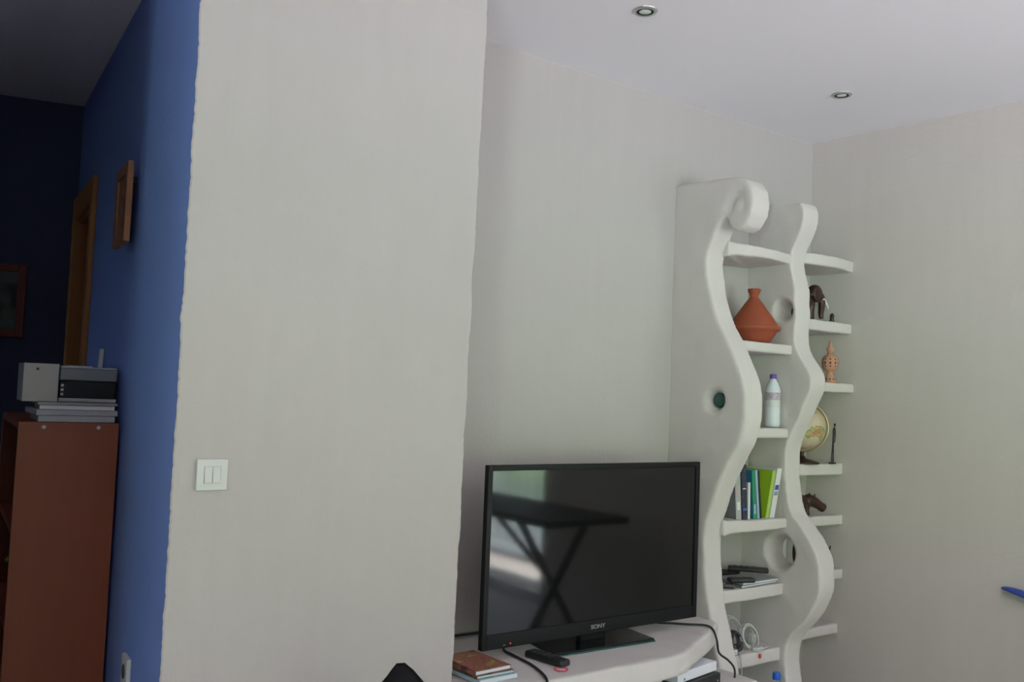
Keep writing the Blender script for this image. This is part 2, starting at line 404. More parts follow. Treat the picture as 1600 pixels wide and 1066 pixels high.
poly2 = [(a, b) for a, b, _ in f2] + [(2.492,2.352),(2.80,2.372),(2.80,0)]
organic(MB().prism(poly2, XB, XB+T, 'x').mesh('p'), 'wavy_upright', 'plaster_unit', unit,
        [funnel(2.582, 1.877, XB-.02, XB+.06, .080, .032), tunnel(2.582, 1.877, XB-.05, XB+T+.05, .030),
         funnel(2.572, .812, XB-.02, XB+.06, .105, .062), tunnel(2.572, .812, XB-.05, XB+T+.05, .060)], voxel=.008, smooth=8)
def shelf(x0, x1, y, zt, zb, bulge=0.0, flare=0.0, chamfer=.02, tilt=0.0):
    n = 16; fr = []
    for i in range(n+1):
        t = i/n; yy = y - bulge*math.sin(math.pi*t)
        fr.append((x0 + (x1-x0)*t, yy))
    mb = MB(); n2 = len(fr); b = mb.bm
    top, bot = [], []
    ends = fr + [(x1, YR+.02), (x0, YR+.02)]
    for x, yy in ends:
        f = flare * max(0, 1-(x-x0)/.07)**2
        dz = tilt*(x1-x)/(x1-x0)
        top.append((x, yy, zt+f+dz)); bot.append((x, yy, zb-f+dz))
    k = len(ends)
    mb.poly(top+bot, [tuple(range(k)), tuple(range(k, 2*k))[::-1]] + [(i, (i+1) % k, k+(i+1) % k, k+i) for i in range(k)])
    return organic(mb.mesh('p'), 'shelf', 'plaster_unit', unit, voxel=.006, smooth=4, jitter=.001)
S1 = dict(a=(2.555,2.126,2.081), b=(2.53,1.72,1.676), c=(2.54,1.353,1.309), d=(2.54,.963,.917), e=(2.55,.679,.628), f=(2.56,.402,.346))
for k, (y, zt, zb) in S1.items():
    shelf(XA+T-.02, XB+.02, y, zt, zb, bulge=.035 if k == 'a' else .004, flare=.012 if k in 'ad' else .003)
S2 = dict(a=(2.555,2.148,2.097), b=(2.555,1.851,1.801), c=(2.54,1.566,1.523), d=(2.59,1.189,1.136), e=(2.585,.949,.903), f=(2.58,.697,.65), g=(2.60,.441,.394))
for k, (y, zt, zb) in S2.items():
    shelf(XB+T-.02, rwx(y)+.012, y, zt, zb, bulge=.03 if k == 'a' else 0, flare=0)
mb = MB(); mb.lathe([(.001, 0), (.018, .001), (.029, .006), (.0305, .012), (.030, .03), (.001, .03)], seg=32, mtx=Matrix.Translation((XA+.022, 2.533, 1.463)) @ Matrix.Rotation(math.pi/2, 4, 'Y'))
tag(mb.build('glass_disc', 'green_disc', unit, smooth=True, rel=True), 'dark green round disc set in the funnel-shaped hole')

# ================================================================== TV BENCH
bench = thing('plaster_bench', 'long white plaster bench with a rolled front edge carrying the television', 'bench', (2.2, 2.5, 0))
plan = [(1.50,2.80),(1.50,2.36),(1.44,2.335),(1.42,2.26),(1.50,2.228),(1.9,2.222),(2.38,2.224),(2.47,2.245),(2.56,2.295),(2.73,2.378),(2.84,2.44),(2.912,2.488),(2.912,2.80)]
plan = [(x, min(y, 2.80)) for x, y in plan]
organic(MB().prism(plan, .505, .582, 'z').mesh('p'), 'bench_top', 'plaster_unit', bench, voxel=.008, smooth=4, jitter=.0014)
fas = [(1.46,.02),(1.46,.54),(2.485,.54),(2.462,.525),(2.44,.512),(2.36,.505),(2.26,.47),(2.19,.40),(2.14,.28),(2.12,.02)]
organic(MB().prism(fas, 2.232, 2.30, 'y').mesh('p'), 'bench_front', 'plaster_unit', bench, voxel=.009, smooth=5)
organic(MB().box(2.10, 2.908, 2.28, 2.79, .375, .408).mesh('p'), 'lower_shelf', 'plaster_unit', bench, voxel=.009, smooth=3)
organic(MB().box(2.06, 2.13, 2.28, 2.79, 0, .52).mesh('p'), 'bench_support', 'plaster_unit', bench, voxel=.010, smooth=3)

# ================================================================== TELEVISION
tv = thing('television', 'black flat screen television standing on the white plaster bench', 'television', (2.24, 2.50, .582))
X0, X1, Z0, Z1, YT = 1.742, 2.752, .624, 1.220, 2.46
bm_ = MB()
bw, bt, bb = .020, .019, .047
# bezel: frame with a bevelled inner step
def framebox(mb, x0, x1, z0, z1, a, b, c, d, y0, y1):
    mb.box(x0, x0+a, y0, y1, z0, z1); mb.box(x1-b, x1, y0, y1, z0, z1)
    mb.box(x0+a, x1-b, y0, y1, z0, z0+c); mb.box(x0+a, x1-b, y0, y1, z1-d, z1)
framebox(bm_, X0, X1, Z0, Z1, bw, bw, bb, bt, YT, YT+.022)
bm_.build('bezel', 'bezel', tv, rel=True, bevel=.0025)
MB().box(X0+bw-.002, X1-bw+.002, YT+.006, YT+.02, Z0+bb-.002, Z1-bt+.002).build('screen', 'screen', tv, rel=True)
MB().prism([(YT+.0215, Z0+.010), (YT+.0215, Z1-.012), (YT+.04, Z1-.06), (YT+.065, Z1-.18), (YT+.065, Z0+.08), (YT+.04, Z0+.02)], X0+.045, X1-.03, 'x').build('rear_housing', 'black_plastic', tv, rel=True, bevel=.004)
# neck and glass-edged base
MB().box(2.19, 2.31, YT+.03, YT+.06, .59, .70).build('neck', 'bezel', tv, rel=True, bevel=.006)
def rp(pts): return pts
mb = MB(); mb.prism([(2.005, 2.408), (2.462, 2.392), (2.485, 2.60), (2.045, 2.61)], .582, .588)
b_ = mb.build('stand_base', 'glass_edge', tv, rel=True, bevel=.001)
MB().prism([(2.008, 2.411), (2.459, 2.395), (2.482, 2.598), (2.047, 2.607)], .588, .594).build('base_plate', 'black_gloss', b_, rel=True, bevel=.001)
def text(s, size, name, m, parent, mtx, sx=1.0, ext=.0006, bold=0.0):
    c = D.curves.new('t', 'FONT'); c.body = s; c.size = size; c.align_x = 'CENTER'; c.align_y = 'CENTER'; c.extrude = ext; c.offset = bold
    o = D.objects.new('t', c); COL.objects.link(o)
    dg = bpy.context.evaluated_depsgraph_get(); dg.update()
    me = D.meshes.new_from_object(o.evaluated_get(dg)); D.objects.remove(o)
    me.transform(mtx @ Matrix.Diagonal((sx, 1, 1, 1)))
    me.materials.clear(); me.materials.append(M[m]); me.name = name
    ob = D.objects.new(name, me); COL.objects.link(ob)
    if parent: ob.parent = parent; me.transform(Matrix.Translation(-parent.location))
    return ob
RX = Matrix.Rotation(math.pi/2, 4, 'X')
text('SONY', .020, 'logo', 'silver', tv, Matrix.Translation((2.242, YT-.0006, .6475)) @ RX, sx=1.25, bold=.0004)
MB().lathe([(.0001, 0), (.0020, .0004), (.0020, .002)], (1.857, YT-.001, .637), 12, Matrix.Rotation(-math.pi/2, 4, 'X')).build('standby_light', 'red_led', tv, rel=True)
mb = MB()
for dx in (-.028, -.022): mb.lathe([(.0001, 0), (.0018, .0003), (.0018, .002)], (1.857+dx, YT-.001, .634), 8, Matrix.Rotation(-math.pi/2, 4, 'X'))
mb.build('sensor', 'silver', tv, rel=True)

def cable(name, label, pts, rad, m, group=None, cat='cable', n=8):
    mb = MB(); P = catmull(pts, n); mb.tube(P, rad, 8)
    o = mb.build(name, m, smooth=True, angle=60); origin_to(o, P[0]); return tag(o, label, cat, group)
cable('power_cable', 'black cable trailing from the television\'s left side towards the bench front edge', [(1.93,2.60,.60),(1.90,2.55,.587),(1.893,2.50,.587),(1.888,2.448,.587),(1.878,2.37,.587),(1.85,2.28,.588),(1.82,2.218,.586),(1.81,2.205,.56),(1.805,2.208,.45),(1.80,2.20,.30)], .0045, 'cable_black')
cable('power_cable', 'black cable from behind the television hanging over the bench\'s right end', [(2.60,2.62,.60),(2.66,2.575,.588),(2.70,2.545,.588),(2.75,2.50,.588),(2.80,2.455,.588),(2.795,2.415,.582),(2.785,2.385,.55),(2.80,2.385,.50),(2.84,2.375,.47),(2.86,2.36,.44),(2.85,2.35,.40),(2.84,2.36,.30)], .0042, 'cable_black')
cable('power_cable', 'dark cable lying along the foot of the recess wall at the bench\'s left end', [(1.60,2.765,.59),(1.75,2.768,.592),(1.88,2.765,.592),(2.02,2.76,.59),(2.15,2.72,.589)], .005, 'cable_black')

# remote control on the bench
def remote(name, label, a, b, z, w, h, group=None, m='black_plastic', btn='dark_grey', nb=5):
    a = Vector((*a, z)); b = Vector((*b, z)); L = (b-a).length; ang = math.atan2(b.y-a.y, b.x-a.x)
    t = thing(name, label, 'remote control', tuple((a+b)/2), ang, group)
    MB().box(-L/2, L/2, -w/2, w/2, 0, h).build('body', m, t, bevel=min(h, w)*.35, seg=3)
    for i in range(nb):
        for j in (-1, 0, 1):
            MB().box(-L*.36+i*L*.15, -L*.36+i*L*.15+L*.07, j*w*.27-w*.08, j*w*.27+w*.08, h-.0005, h+.0015).build('button', btn, t)
    return t
remote('remote_control', 'black remote control lying on the bench in front of the television', (1.945, 2.470), (1.967, 2.305), .583, .050, .022, nb=4)
mb = MB(); mb.tube([(1.936+.021*math.cos(a), 2.292+.021*math.sin(a), .5855) for a in [2*math.pi*k/32 for k in range(32)]], .0022, 8, closed=True)
tag(origin_to(mb.build('rubber_band', 'red_band', smooth=True), (1.936, 2.292, .583)), 'small red rubber band beside the remote on the bench', 'rubber band')

# printed cover material: blotches of several colours
def cover(name, cols, scale=14):
    m = D.materials.new(name); m.use_nodes = True; n = m.node_tree; b = n.nodes['Principled BSDF']; b.inputs['Roughness'].default_value = .35
    t = n.nodes.new('ShaderNodeTexCoord'); v = n.nodes.new('ShaderNodeTexNoise'); v.inputs['Scale'].default_value = scale; v.inputs['Detail'].default_value = 3; v.inputs['Distortion'].default_value = .6
    n.links.new(t.outputs['Object'], v.inputs['Vector']); c = n.nodes.new('ShaderNodeValToRGB'); c.color_ramp.interpolation = 'B_SPLINE'
    e = c.color_ramp.elements; e[0].position = .28; e[0].color = (*cols[0], 1); e[1].position = .72; e[1].color = (*cols[-1], 1)
    for i, q in enumerate(cols[1:-1], 1):
        k = e.new(.28 + .44*i/(len(cols)-1)); k.color = (*q, 1)
    n.links.new(v.outputs['Fac'], c.inputs[0]); n.links.new(c.outputs[0], b.inputs['Base Color']); M[name] = m
cover('family_cover', [(.05,.02,.03), (.16,.07,.05), (.42,.16,.11), (.30,.09,.08), (.16,.12,.05), (.60,.40,.14), (.55,.44,.40)], 17)
cover('dark_cover', [(.02,.03,.03), (.10,.09,.06), (.30,.17,.05), (.04,.06,.10)], 20)
def lying_book(name, label, cx, cy, z, w, d, h, rz, covm, edge='paper', group=None, cat='book'):
    t = thing(name, label, cat, (cx, cy, z), rz, group)
    MB().box(-w/2+.003, w/2-.002, -d/2+.002, d/2-.002, .0012, h-.0012).build('pages', edge, t)
    MB().box(-w/2, w/2, -d/2, d/2, h-.0015, h).box(-w/2, w/2, -d/2, d/2, 0, .0015).box(-w/2, -w/2+.002, -d/2, d/2, 0, h).build('cover', covm, t)
    return t
flat('pale_blue', (.50, .66, .74), .4); flat('page_edge', (.72, .76, .80), .6)
G = 'stack of books at the left end of the bench'
lying_book('book', 'pale blue book, lowest in the stack beside the television', 1.688, 2.392, .583, .150, .200, .014, .05, 'pale_blue', 'page_edge', G)
lying_book('book', 'dark covered book with yellow and brown patches, middle of the stack on the bench', 1.684, 2.398, .5975, .140, .195, .010, .02, 'dark_cover', 'pale_blue', G)
lying_book('book', 'book with brown and orange pictured cover, topmost of the stack beside the television', 1.676, 2.402, .608, .138, .190, .013, .06, 'family_cover', 'page_edge', G)

# set-top boxes on the lower shelf
t = thing('media_player', 'black slim media player on the lower shelf under the bench top', 'media player', (2.56, 2.44, .408), math.radians(10))
MB().box(-.19, .15, -.15, .15, 0, .045).build('body', 'black_plastic', t, bevel=.003)
MB().lathe([(.0001, 0), (.003, .0003), (.003, .002)], (.13, -.151, .02), 10, Matrix.Rotation(-math.pi/2, 4, 'X')).build('power_light', 'lamp_glass', t)
t = thing('game_console', 'white flat box lying on the black media player under the bench', 'console', (2.60, 2.40, .455), math.radians(10))
MB().box(-.14, .12, -.085, .10, 0, .036).build('body', 'white_gloss', t, bevel=.003)
MB().box(-.10, -.095, -.0862, -.08, .006, .014).build('power_light', 'dark_grey', t)

# ================================================================== SHELF CONTENTS
# tagine
t = thing('tagine', 'terracotta tagine with a conical lid on the shelf below the top', 'tagine', (3.263, 2.632, 1.724))
MB().lathe([(.070,0),(.072,.002),(.090,.028),(.100,.045),(.113,.052),(.118,.060),(.116,.068),(.108,.070),(.100,.060),(.001,.05)], seg=48).build('base', 'terracotta', t, smooth=True, angle=50)
MB().lathe([(.001,.06),(.104,.066),(.106,.074),(.100,.084),(.086,.106),(.062,.140),(.040,.172),(.026,.190),(.020,.198),(.0185,.204),(.021,.214),(.027,.228),(.029,.234),(.027,.237),(.020,.236),(.001,.228)], seg=48).build('lid', 'terracotta', t, smooth=True, angle=50)

def bottle(name, label, loc, R, Hh, capm, bodym, capr, labelm=None, grp=None):
    t = thing(name, label, 'bottle', loc, 0, grp)
    s = Hh
    MB().lathe([(.001,0),(R*.85,0),(R*.97,.006),(R,.02),(R,s*.34),(R*.97,s*.36),(R,s*.38),(R,s*.68),(R*.93,s*.74),(R*.66,s*.83),(capr*.85,s*.90),(capr*.8,s*.96),(.001,s*.96)], seg=32).build('body', bodym, t, smooth=True, angle=60)
    c = MB(); c.lathe([(.001,s*.915),(capr,s*.915),(capr*1.02,s*.93),(capr,s*.985),(capr*.9,s),(.001,s)], seg=24); c.build('cap', capm, t, smooth=True, angle=40)
    return t
t = bottle('plastic_bottle', 'white plastic bottle with purple cap and printed label on the wavy shelf unit', (3.352, 2.588, 1.356), .033, .232, 'purple', 'bottle', .0145)
cover('bottle_label', [(.10,.05,.12), (.42,.38,.46), (.60,.52,.62), (.20,.13,.20), (.62,.60,.66)], 45)
lb_ = MB().lathe([(.0335,.088),(.0335,.152)], seg=32).build('label', 'bottle_label', t, smooth=True)
MB().lathe([(.0337,.088),(.0337,.118)], seg=32).build('label_panel', 'white_plastic', lb_, smooth=True)
t = bottle('water_bottle', 'clear water bottle with bright blue cap at the foot of the shelf unit', (3.265, 2.47, .0), .042, .338, 'blue_cap', 'clear', .017)

# upright books: leaning slabs given by spine foot x, head x, height
def vbook(label, x0, x1, lean, hgt, covm, spine=None, yf=2.565, depth=.165, zb=.964, extras=()):
    t = thing('book', label, 'book', (x0, yf, zb), 0, 'books standing on the shelf of the wavy unit')
    w = x1-x0
    sh = Matrix(((1,0,lean/hgt,0),(0,1,0,0),(0,0,1,0),(0,0,0,1)))
    MB().box(.0015, w-.0015, .002, depth-.003, .002, hgt-.003, sh).build('pages', 'paper', t)
    MB().box(0, .0018, 0, depth, 0, hgt, sh).box(w-.0018, w, 0, depth, 0, hgt, sh).build('cover', covm, t)
    sp = MB().box(0, w, -.0012, .0015, 0, hgt, sh).build('spine', spine or covm, t)
    for (a, b, z0, z1, mm, nm) in extras:
        MB().box(w*a, w*b, -.002, -.001, hgt*z0, hgt*z1, sh).build(nm, mm, sp)
    return t
flat('grey_cover', (.22,.22,.25)); flat('grey_spine', (.42,.43,.44)); flat('navy', (.012,.018,.045)); flat('bright_blue', (.05,.20,.75))
flat('green', (.03,.28,.14)); flat('teal', (.03,.18,.34)); flat('light_blue', (.38,.47,.68)); flat('black_cover', (.015,.015,.02)); flat('lime', (.30,.48,.02)); flat('lime_pale', (.42,.60,.12)); flat('cover_white', (.74,.74,.73)); flat('ink_blue', (.06,.08,.38)); flat('ink_grey', (.25,.32,.42)); flat('dark_olive', (.09,.10,.03)); flat('patch', (.50,.42,.38))
cover('dark_print', [(.012,.014,.03), (.05,.05,.09), (.012,.018,.04), (.10,.10,.15), (.012,.02,.05)], 60)
vbook('grey book, leftmost of the row leaning against the wavy upright', 3.097, 3.131, -.017, .21, 'grey_cover', 'grey_spine', depth=.17, extras=((.25,.75,.45,.68,'patch','spine_label'),(.25,.75,.20,.36,'cover_white','spine_label')))
vbook('tall dark navy book with a bright blue mark low on its spine', 3.138, 3.170, -.018, .232, 'navy', 'dark_print', depth=.175, extras=((.15,.9,.17,.20,'bright_blue','spine_mark'),(.2,.8,.55,.57,'cover_white','spine_mark')))
vbook('short thin white book right of the dark navy one', 3.172, 3.186, -.003, .155, 'cover_white')
vbook('book with teal cover and dark green spine in the row', 3.208, 3.232, -.018, .205, 'teal', 'green', extras=((.3,.7,.1,.3,'light_blue','spine_mark'),))
vbook('slim pale blue book between the green and the black spines', 3.236, 3.249, -.022, .207, 'light_blue')
vbook('slim black and white book leaning left, right of the pale blue one', 3.252, 3.263, -.024, .205, 'cover_white', 'black_cover')
vbook('lime green book leaning right against the white one', 3.288, 3.309, .044, .202, 'lime', 'lime_pale')
vbook('thick white book with a blue mark on its spine, rightmost of the row', 3.316, 3.349, .048, .212, 'cover_white', 'cover_white', extras=((.15,.85,.56,.66,'ink_blue','spine_mark'),(.15,.85,.45,.53,'ink_grey','spine_mark')))

t = thing('plastic_folder', 'pale translucent folder standing upright behind the row of books', 'folder', (3.25, 2.752, .964))
flat('pale_green', (.46,.50,.36), .35)
MB().box(-.13, .142, -.008, .006, 0, .243).build('sheets', 'pale_green', t, bevel=.001)
MB().box(-.13, .0, -.0095, -.0085, .20, .235).build('printed_strip', 'dark_olive', t)
# magazines and remotes
lying_book('magazine', 'grey covered magazine, lower one under the remotes on the shelf unit', 3.25, 2.655, .681, .25, .19, .009, .05, 'grey_cover', 'page_edge', 'magazines under the remotes', 'magazine')
cover('mag_cover', [(.20,.20,.22), (.55,.55,.56), (.30,.30,.32), (.62,.62,.64)], 22)
lying_book('magazine', 'pale magazine with grey printed cover, upper one under the remotes', 3.262, 2.652, .6905, .24, .185, .010, .02, 'mag_cover', 'page_edge', 'magazines under the remotes', 'magazine')
GR = 'remote controls on the shelf unit'
remote('remote_control', 'long black remote lying at the back of the magazines', (3.10, 2.735), (3.30, 2.72), .701, .042, .018, GR, nb=4)
remote('remote_control', 'black remote on the magazines pointing to the front right corner', (3.24, 2.722), (3.352, 2.59), .7195, .045, .020, GR, nb=4)
remote('remote_control', 'black remote at the front edge of the magazines', (3.10, 2.60), (3.20, 2.548), .701, .044, .019, GR, nb=4)
remote('remote_control', 'small dark grey remote with silver end beside the shelf\'s left edge', (3.045, 2.625), (3.10, 2.565), .683, .036, .016, GR, m='dark_grey', btn='silver', nb=3)

# cables and chargers
def coil(name, label, c, R, turns, rad, m, tiltv, tail=()):
    P = []
    n = int(turns*26)
    for i in range(n):
        a = 2*math.pi*i/26
        rr = R*(1 + .08*math.sin(a*.37+1)); P.append(Vector(c) + Vector((rr*math.cos(a), rr*.35*math.sin(a*1.02) + tiltv*math.sin(a*.31)*.012, rr*math.sin(a))))
    P += [Vector(q) for q in tail]
    mb = MB(); mb.tube(P, rad, 8); o = mb.build(name, m, smooth=True, angle=60); origin_to(o, (c[0], c[1], c[2]-R)); return tag(o, label, 'cable', 'coiled cables on the low shelf')
coil('white_cable', 'coil of white cable standing behind the left wavy upright', (3.205, 2.66, .466), .060, 3.2, .0034, 'cable_white', 1)
coil('white_cable', 'smaller white cable coil leaning beside the chargers', (3.262, 2.615, .452), .047, 2.6, .0034, 'cable_white', -1, [(3.26,2.60,.409),(3.30,2.57,.407),(3.35,2.58,.407),(3.375,2.60,.410)])
coil('dark_cable', 'dark grey cable bundle inside the white coils', (3.185, 2.625, .440), .035, 4.3, .005, 'dark_grey', 1)
def charger(label, loc, sz, rz, plug='dark_grey'):
    t = thing('charger', label, 'charger', loc, rz, 'chargers among the cables')
    MB().box(-sz[0]/2, sz[0]/2, -sz[1]/2, sz[1]/2, 0, sz[2]).build('body', 'white_plastic', t, bevel=.003)
    MB().box(-sz[0]*.15, sz[0]*.15, -sz[1]/2-.0008, -sz[1]/2+.002, sz[2]*.35, sz[2]*.65).build('socket', plug, t)
charger('small white cube charger with a square socket standing on the cable shelf', (3.345, 2.665, .403), (.030,.026,.040), .1)
charger('flat white charger lying in front of the cube charger', (3.262, 2.568, .403), (.045,.03,.018), .25, 'grey_plastic')
charger('round-edged white plug at the left end of the cable shelf', (3.118, 2.585, .403), (.035,.03,.022), -.2, 'grey_plastic')
t = tag(origin_to(MB().box(3.205, 3.245, 2.63, 2.66, .403, .416).build('adapter', 'terracotta', bevel=.003), (3.225, 2.645, .403)), 'brown adapter among the white cables', 'adapter')
t = tag(origin_to(MB().lathe([(.001,0),(.0055,0),(.0055,.016),(.001,.017)], (3.262, 2.553, .388), 12).build('plug_cover', 'red', smooth=True), (3.262, 2.553, .388)), 'tiny red plug at the front edge of the cable shelf', 'plug')
t.location = (3.255, 2.549, .378)
cable('white_cable', 'thin grey cable hanging from the cable shelf down to the floor', [(3.14,2.585,.412),(3.13,2.555,.408),(3.128,2.545,.385),(3.135,2.547,.33),(3.14,2.56,.2),(3.14,2.57,.05),(3.16,2.58,.004)], .0028, 'grey_plastic')

# elephant figurine (trunk, tusk, head)
t = thing('elephant_figurine', 'dark carved elephant figurine with white tusks behind the right upright', 'figurine', (3.628, 2.605, 1.851))
mb = MB()
mb.ball((-.035, .02, .085), .062, .045, .048); mb.ball((.035, .0, .128), .040, .034, .042)
mb.tube(catmull([(.045,-.005,.130),(.070,-.012,.108),(.070,-.015,.070),(.062,-.018,.035),(.064,-.02,.010)], 5), [.022-.0006*i for i in range(21)], 10)
for sx, sy in ((-.072,.0), (-.065,.045), (.0,-.005), (.005,.04)): mb.tube([(sx,sy,.08),(sx,sy,.04),(sx,sy,.001)], [.022,.018,.019], 10)
ob = organic(mb.mesh('e'), 'body', 'ebony', t, voxel=.004, smooth=4, jitter=.0006, rel=False)
for sy in (-.030, .030):
    e = MB(); e.ball((.015, sy, .125), .026, .006, .036, mtx=None); e.build('ear', 'ebony', t, smooth=True)
    k = MB(); pts = catmull([(.066,sy*.7,.105),(.088,sy*.8,.088),(.108,sy*.8,.062)], 4); k.tube(pts, [.0100-.0008*i for i in range(len(pts))], 8); k.build('tusk', 'ivory', t, smooth=True)
t = thing('carved_figurine', 'tiny dark carved figurine in front of the elephant\'s trunk', 'figurine', (3.795, 2.60, 1.851))
MB().lathe([(.001,0),(.011,0),(.011,.01),(.009,.022),(.011,.032),(.007,.042),(.001,.046)], seg=16).build('body', 'ebony', t, smooth=True)

# pierced clay lantern
t = thing('clay_lantern', 'pierced terracotta lantern shaped like a lidded vase on the shelf', 'lantern', (3.775, 2.592, 1.566))
R = [(.001,0),(.030,0),(.029,.006),(.024,.022),(.017,.036),(.014,.050),(.016,.055),(.028,.060),(.036,.075),(.038,.095),(.036,.112),(.030,.124),(.018,.132),(.012,.140)]
MB().lathe([(a*1.0, b) for a, b in R] + [(.001,.14)], seg=32).build('body', 'terracotta_pale', t, smooth=True, angle=60)
MB().lathe([(.012,.138),(.014,.148),(.018,.160),(.014,.168),(.008,.174),(.006,.186),(.005,.198),(.001,.200)], seg=24).build('finial', 'terracotta_pale', t, smooth=True, angle=60)
for k in range(10):
    a = 2*math.pi*k/10
    for rr, z, hh in ((.0362, .078, .0035), (.038, .094, .006), (.0362, .111, .0035), (.0255, .018, .004)):
        mt = Matrix.Translation((rr*math.cos(a), rr*math.sin(a), z)) @ Matrix.Rotation(a, 4, 'Z')
        MB().ball((0,0,0), .0012, .0035, hh, 8, mt).build('pierced_hole', 'hole', t, smooth=True)
# globe
def globe_mat():
    m = D.materials.new('antique_map'); m.use_nodes = True; n = m.node_tree; b = n.nodes['Principled BSDF']; b.inputs['Roughness'].default_value = .35
    t = n.nodes.new('ShaderNodeTexCoord'); v = n.nodes.new('ShaderNodeTexNoise'); v.inputs['Scale'].default_value = 13; v.inputs['Detail'].default_value = 6
    n.links.new(t.outputs['Object'], v.inputs['Vector']); c = n.nodes.new('ShaderNodeValToRGB'); c.color_ramp.interpolation = 'CONSTANT'
    e = c.color_ramp.elements; e[0].position = 0; e[0].color = (.62,.50,.36,1); e[1].position = .56; e[1].color = (.26,.30,.12,1)
    k = e.new(.60); k.color = (.50,.40,.16,1); k = e.new(.64); k.color = (.52,.17,.10,1); k = e.new(.68); k.color = (.30,.33,.14,1)
    n.links.new(v.outputs['Fac'], c.inputs[0]); n.links.new(c.outputs[0], b.inputs['Base Color']); return m
M['globe'] = globe_mat(); flat('brass', (.50,.38,.20), .35, metal=.6)
t = thing('globe', 'antique-style cream globe on a dark wooden stand behind the right upright', 'globe', (3.650, 2.648, 1.189))
cx_, cz_ = .0, .168
tilt = Matrix.Rotation(math.radians(20), 4, 'Y')
MB().ball((0,0,cz_), .106, seg=40, mtx=tilt).build('sphere', 'globe', t, smooth=True)
mb = MB(); mb.tube([(.114*.6*math.cos(a), -.114*.8*math.cos(a), cz_+.114*math.sin(a)) for a in [math.radians(d) for d in range(-100, 80, 5)]], .0045, 8); mb.build('meridian', 'brass', t, smooth=True)
MB().tube([(0,.0,.054),(.0,.0,.03),(0,0,.012)], [.010,.010,.012], 10).build('post', 'ebony', t, smooth=True)
MB().lathe([(.001,0),(.080,0),(.079,.006),(.055,.014),(.020,.022),(.012,.035),(.001,.035)], seg=32).build('stand', 'ebony', t, smooth=True, angle=50)
# thin man
t = thing('stick_figure_sculpture', 'thin black metal figure of a standing person beside the globe', 'sculpture', (3.806, 2.592, 1.189))
MB().lathe([(.001,0),(.019,0),(.018,.006),(.001,.007)], seg=20, sx=1, sy=.8).build('base', 'iron', t, smooth=True, angle=50)
mb = MB()
mb.tube([(-.006,0,.006),(-.003,0,.045),(.004,0,.10)], [.0035,.0030,.0036], 8); mb.tube([(.008,0,.006),(.008,0,.05),(.006,0,.10)], [.0035,.0028,.0036], 8)
mb.tube([(.005,0,.095),(.008,0,.13),(.011,0,.160),(.013,0,.172)], [.005,.0055,.007,.003], 8); mb.ball((.015,0,.182), .0055, .0055, .008, 10)
mb.tube([(.004,0,.160),(.0,-.002,.13),(-.002,-.002,.10)], [.0025,.002,.002], 6); mb.tube([(.019,0,.160),(.020,-.002,.13),(.014,-.002,.10)], [.0025,.002,.002], 6)
organic(mb.mesh('m'), 'figure', 'iron', t, voxel=.0015, smooth=1, jitter=0, rel=False)
# hippo
t = thing('hippo_figurine', 'dark brown carved hippopotamus figurine behind the right upright', 'figurine', (3.66, 2.655, .949))
mb = MB()
mb.ball((-.035,.0,.062), .068, .038, .040); mb.ball((.035,-.012,.066), .030, .028, .030)
mb.tube(catmull([(.030,-.010,.072),(.065,-.026,.060),(.095,-.040,.040),(.112,-.048,.030)], 4), [.030,.029,.028,.027,.026,.024,.022,.021,.021,.022,.022,.021,.019], 12)
for sx, sy in ((-.085,-.020), (-.08,.022), (.012,-.022), (.015,.015)): mb.tube([(sx,sy,.055),(sx,sy,.03),(sx,sy,.001)], [.019,.015,.017], 10)
for sy in (-.018, .012): mb.ball((.052, -.020+sy, .094), .006, .004, .010, 8)
organic(mb.mesh('h'), 'body', 'ebony', t, voxel=.004, smooth=4, jitter=.0005, rel=False)
# things seen through the lower hole and past the right upright (shelf f)
t = thing('white_box', 'white upright box seen through the round hole of the right upright', 'box', (3.636, 2.740, .697), .0)
MB().box(-.045, .0, -.03, .03, 0, .17).build('body', 'white_plastic', t, bevel=.003)
t = thing('dark_mask', 'dark carved mask-like figure on the low shelf behind the right upright', 'figurine', (3.684, 2.683, .697))
mb = MB(); mb.ball((0,0,.075), .030, .022, .070); mb.ball((0,0,.015), .028, .024, .016); mb.tube([(.02,0,.12),(.045,-.01,.135),(.062,-.015,.158)], [.010,.007,.003], 8)
mb.tube([(0,-.02,.09),(0,-.032,.07),(0,-.02,.06)], [.005,.008,.005], 8)
organic(mb.mesh('m'), 'body', 'ebony', t, voxel=.004, smooth=2, jitter=0, rel=False)
t = thing('horn_ornament', 'small dark pointed ornament peeping out past the right upright', 'ornament', (3.772, 2.59, .697))
MB().lathe([(.001,0),(.016,0),(.013,.012),(.006,.03),(.006,.06),(.001,.062)], seg=16).build('foot', 'ebony', t, smooth=True)
MB().tube(catmull([(0,0,.055),(.008,0,.075),(.022,0,.092),(.030,0,.112)], 4), [.007-.0004*i for i in range(13)], 8).build('horn', 'ebony', t, smooth=True)

# ================================================================== WALL AND CEILING FITTINGS
t = thing('light_switch', 'white double rocker light switch on the cream wall', 'light switch', (.796, YP-.003, 1.220))
MB().box(-.0395, .0395, -.010, .004, -.0395, .0395).build('plate', 'white_plastic', t, bevel=.002)
MB().box(-.0215, .0215, -.0106, -.009, -.0215, .0215).build('rocker_surround', 'grey_plastic', t)
for s in (-1, 1): MB().prism([(-.0100, -.0203), (-.0145, -.0203), (-.0115, .0203), (-.0100, .0203)], s*.0105-.0097, s*.0105+.0097, 'x').build('rocker', 'white_plastic', t, bevel=.0008)
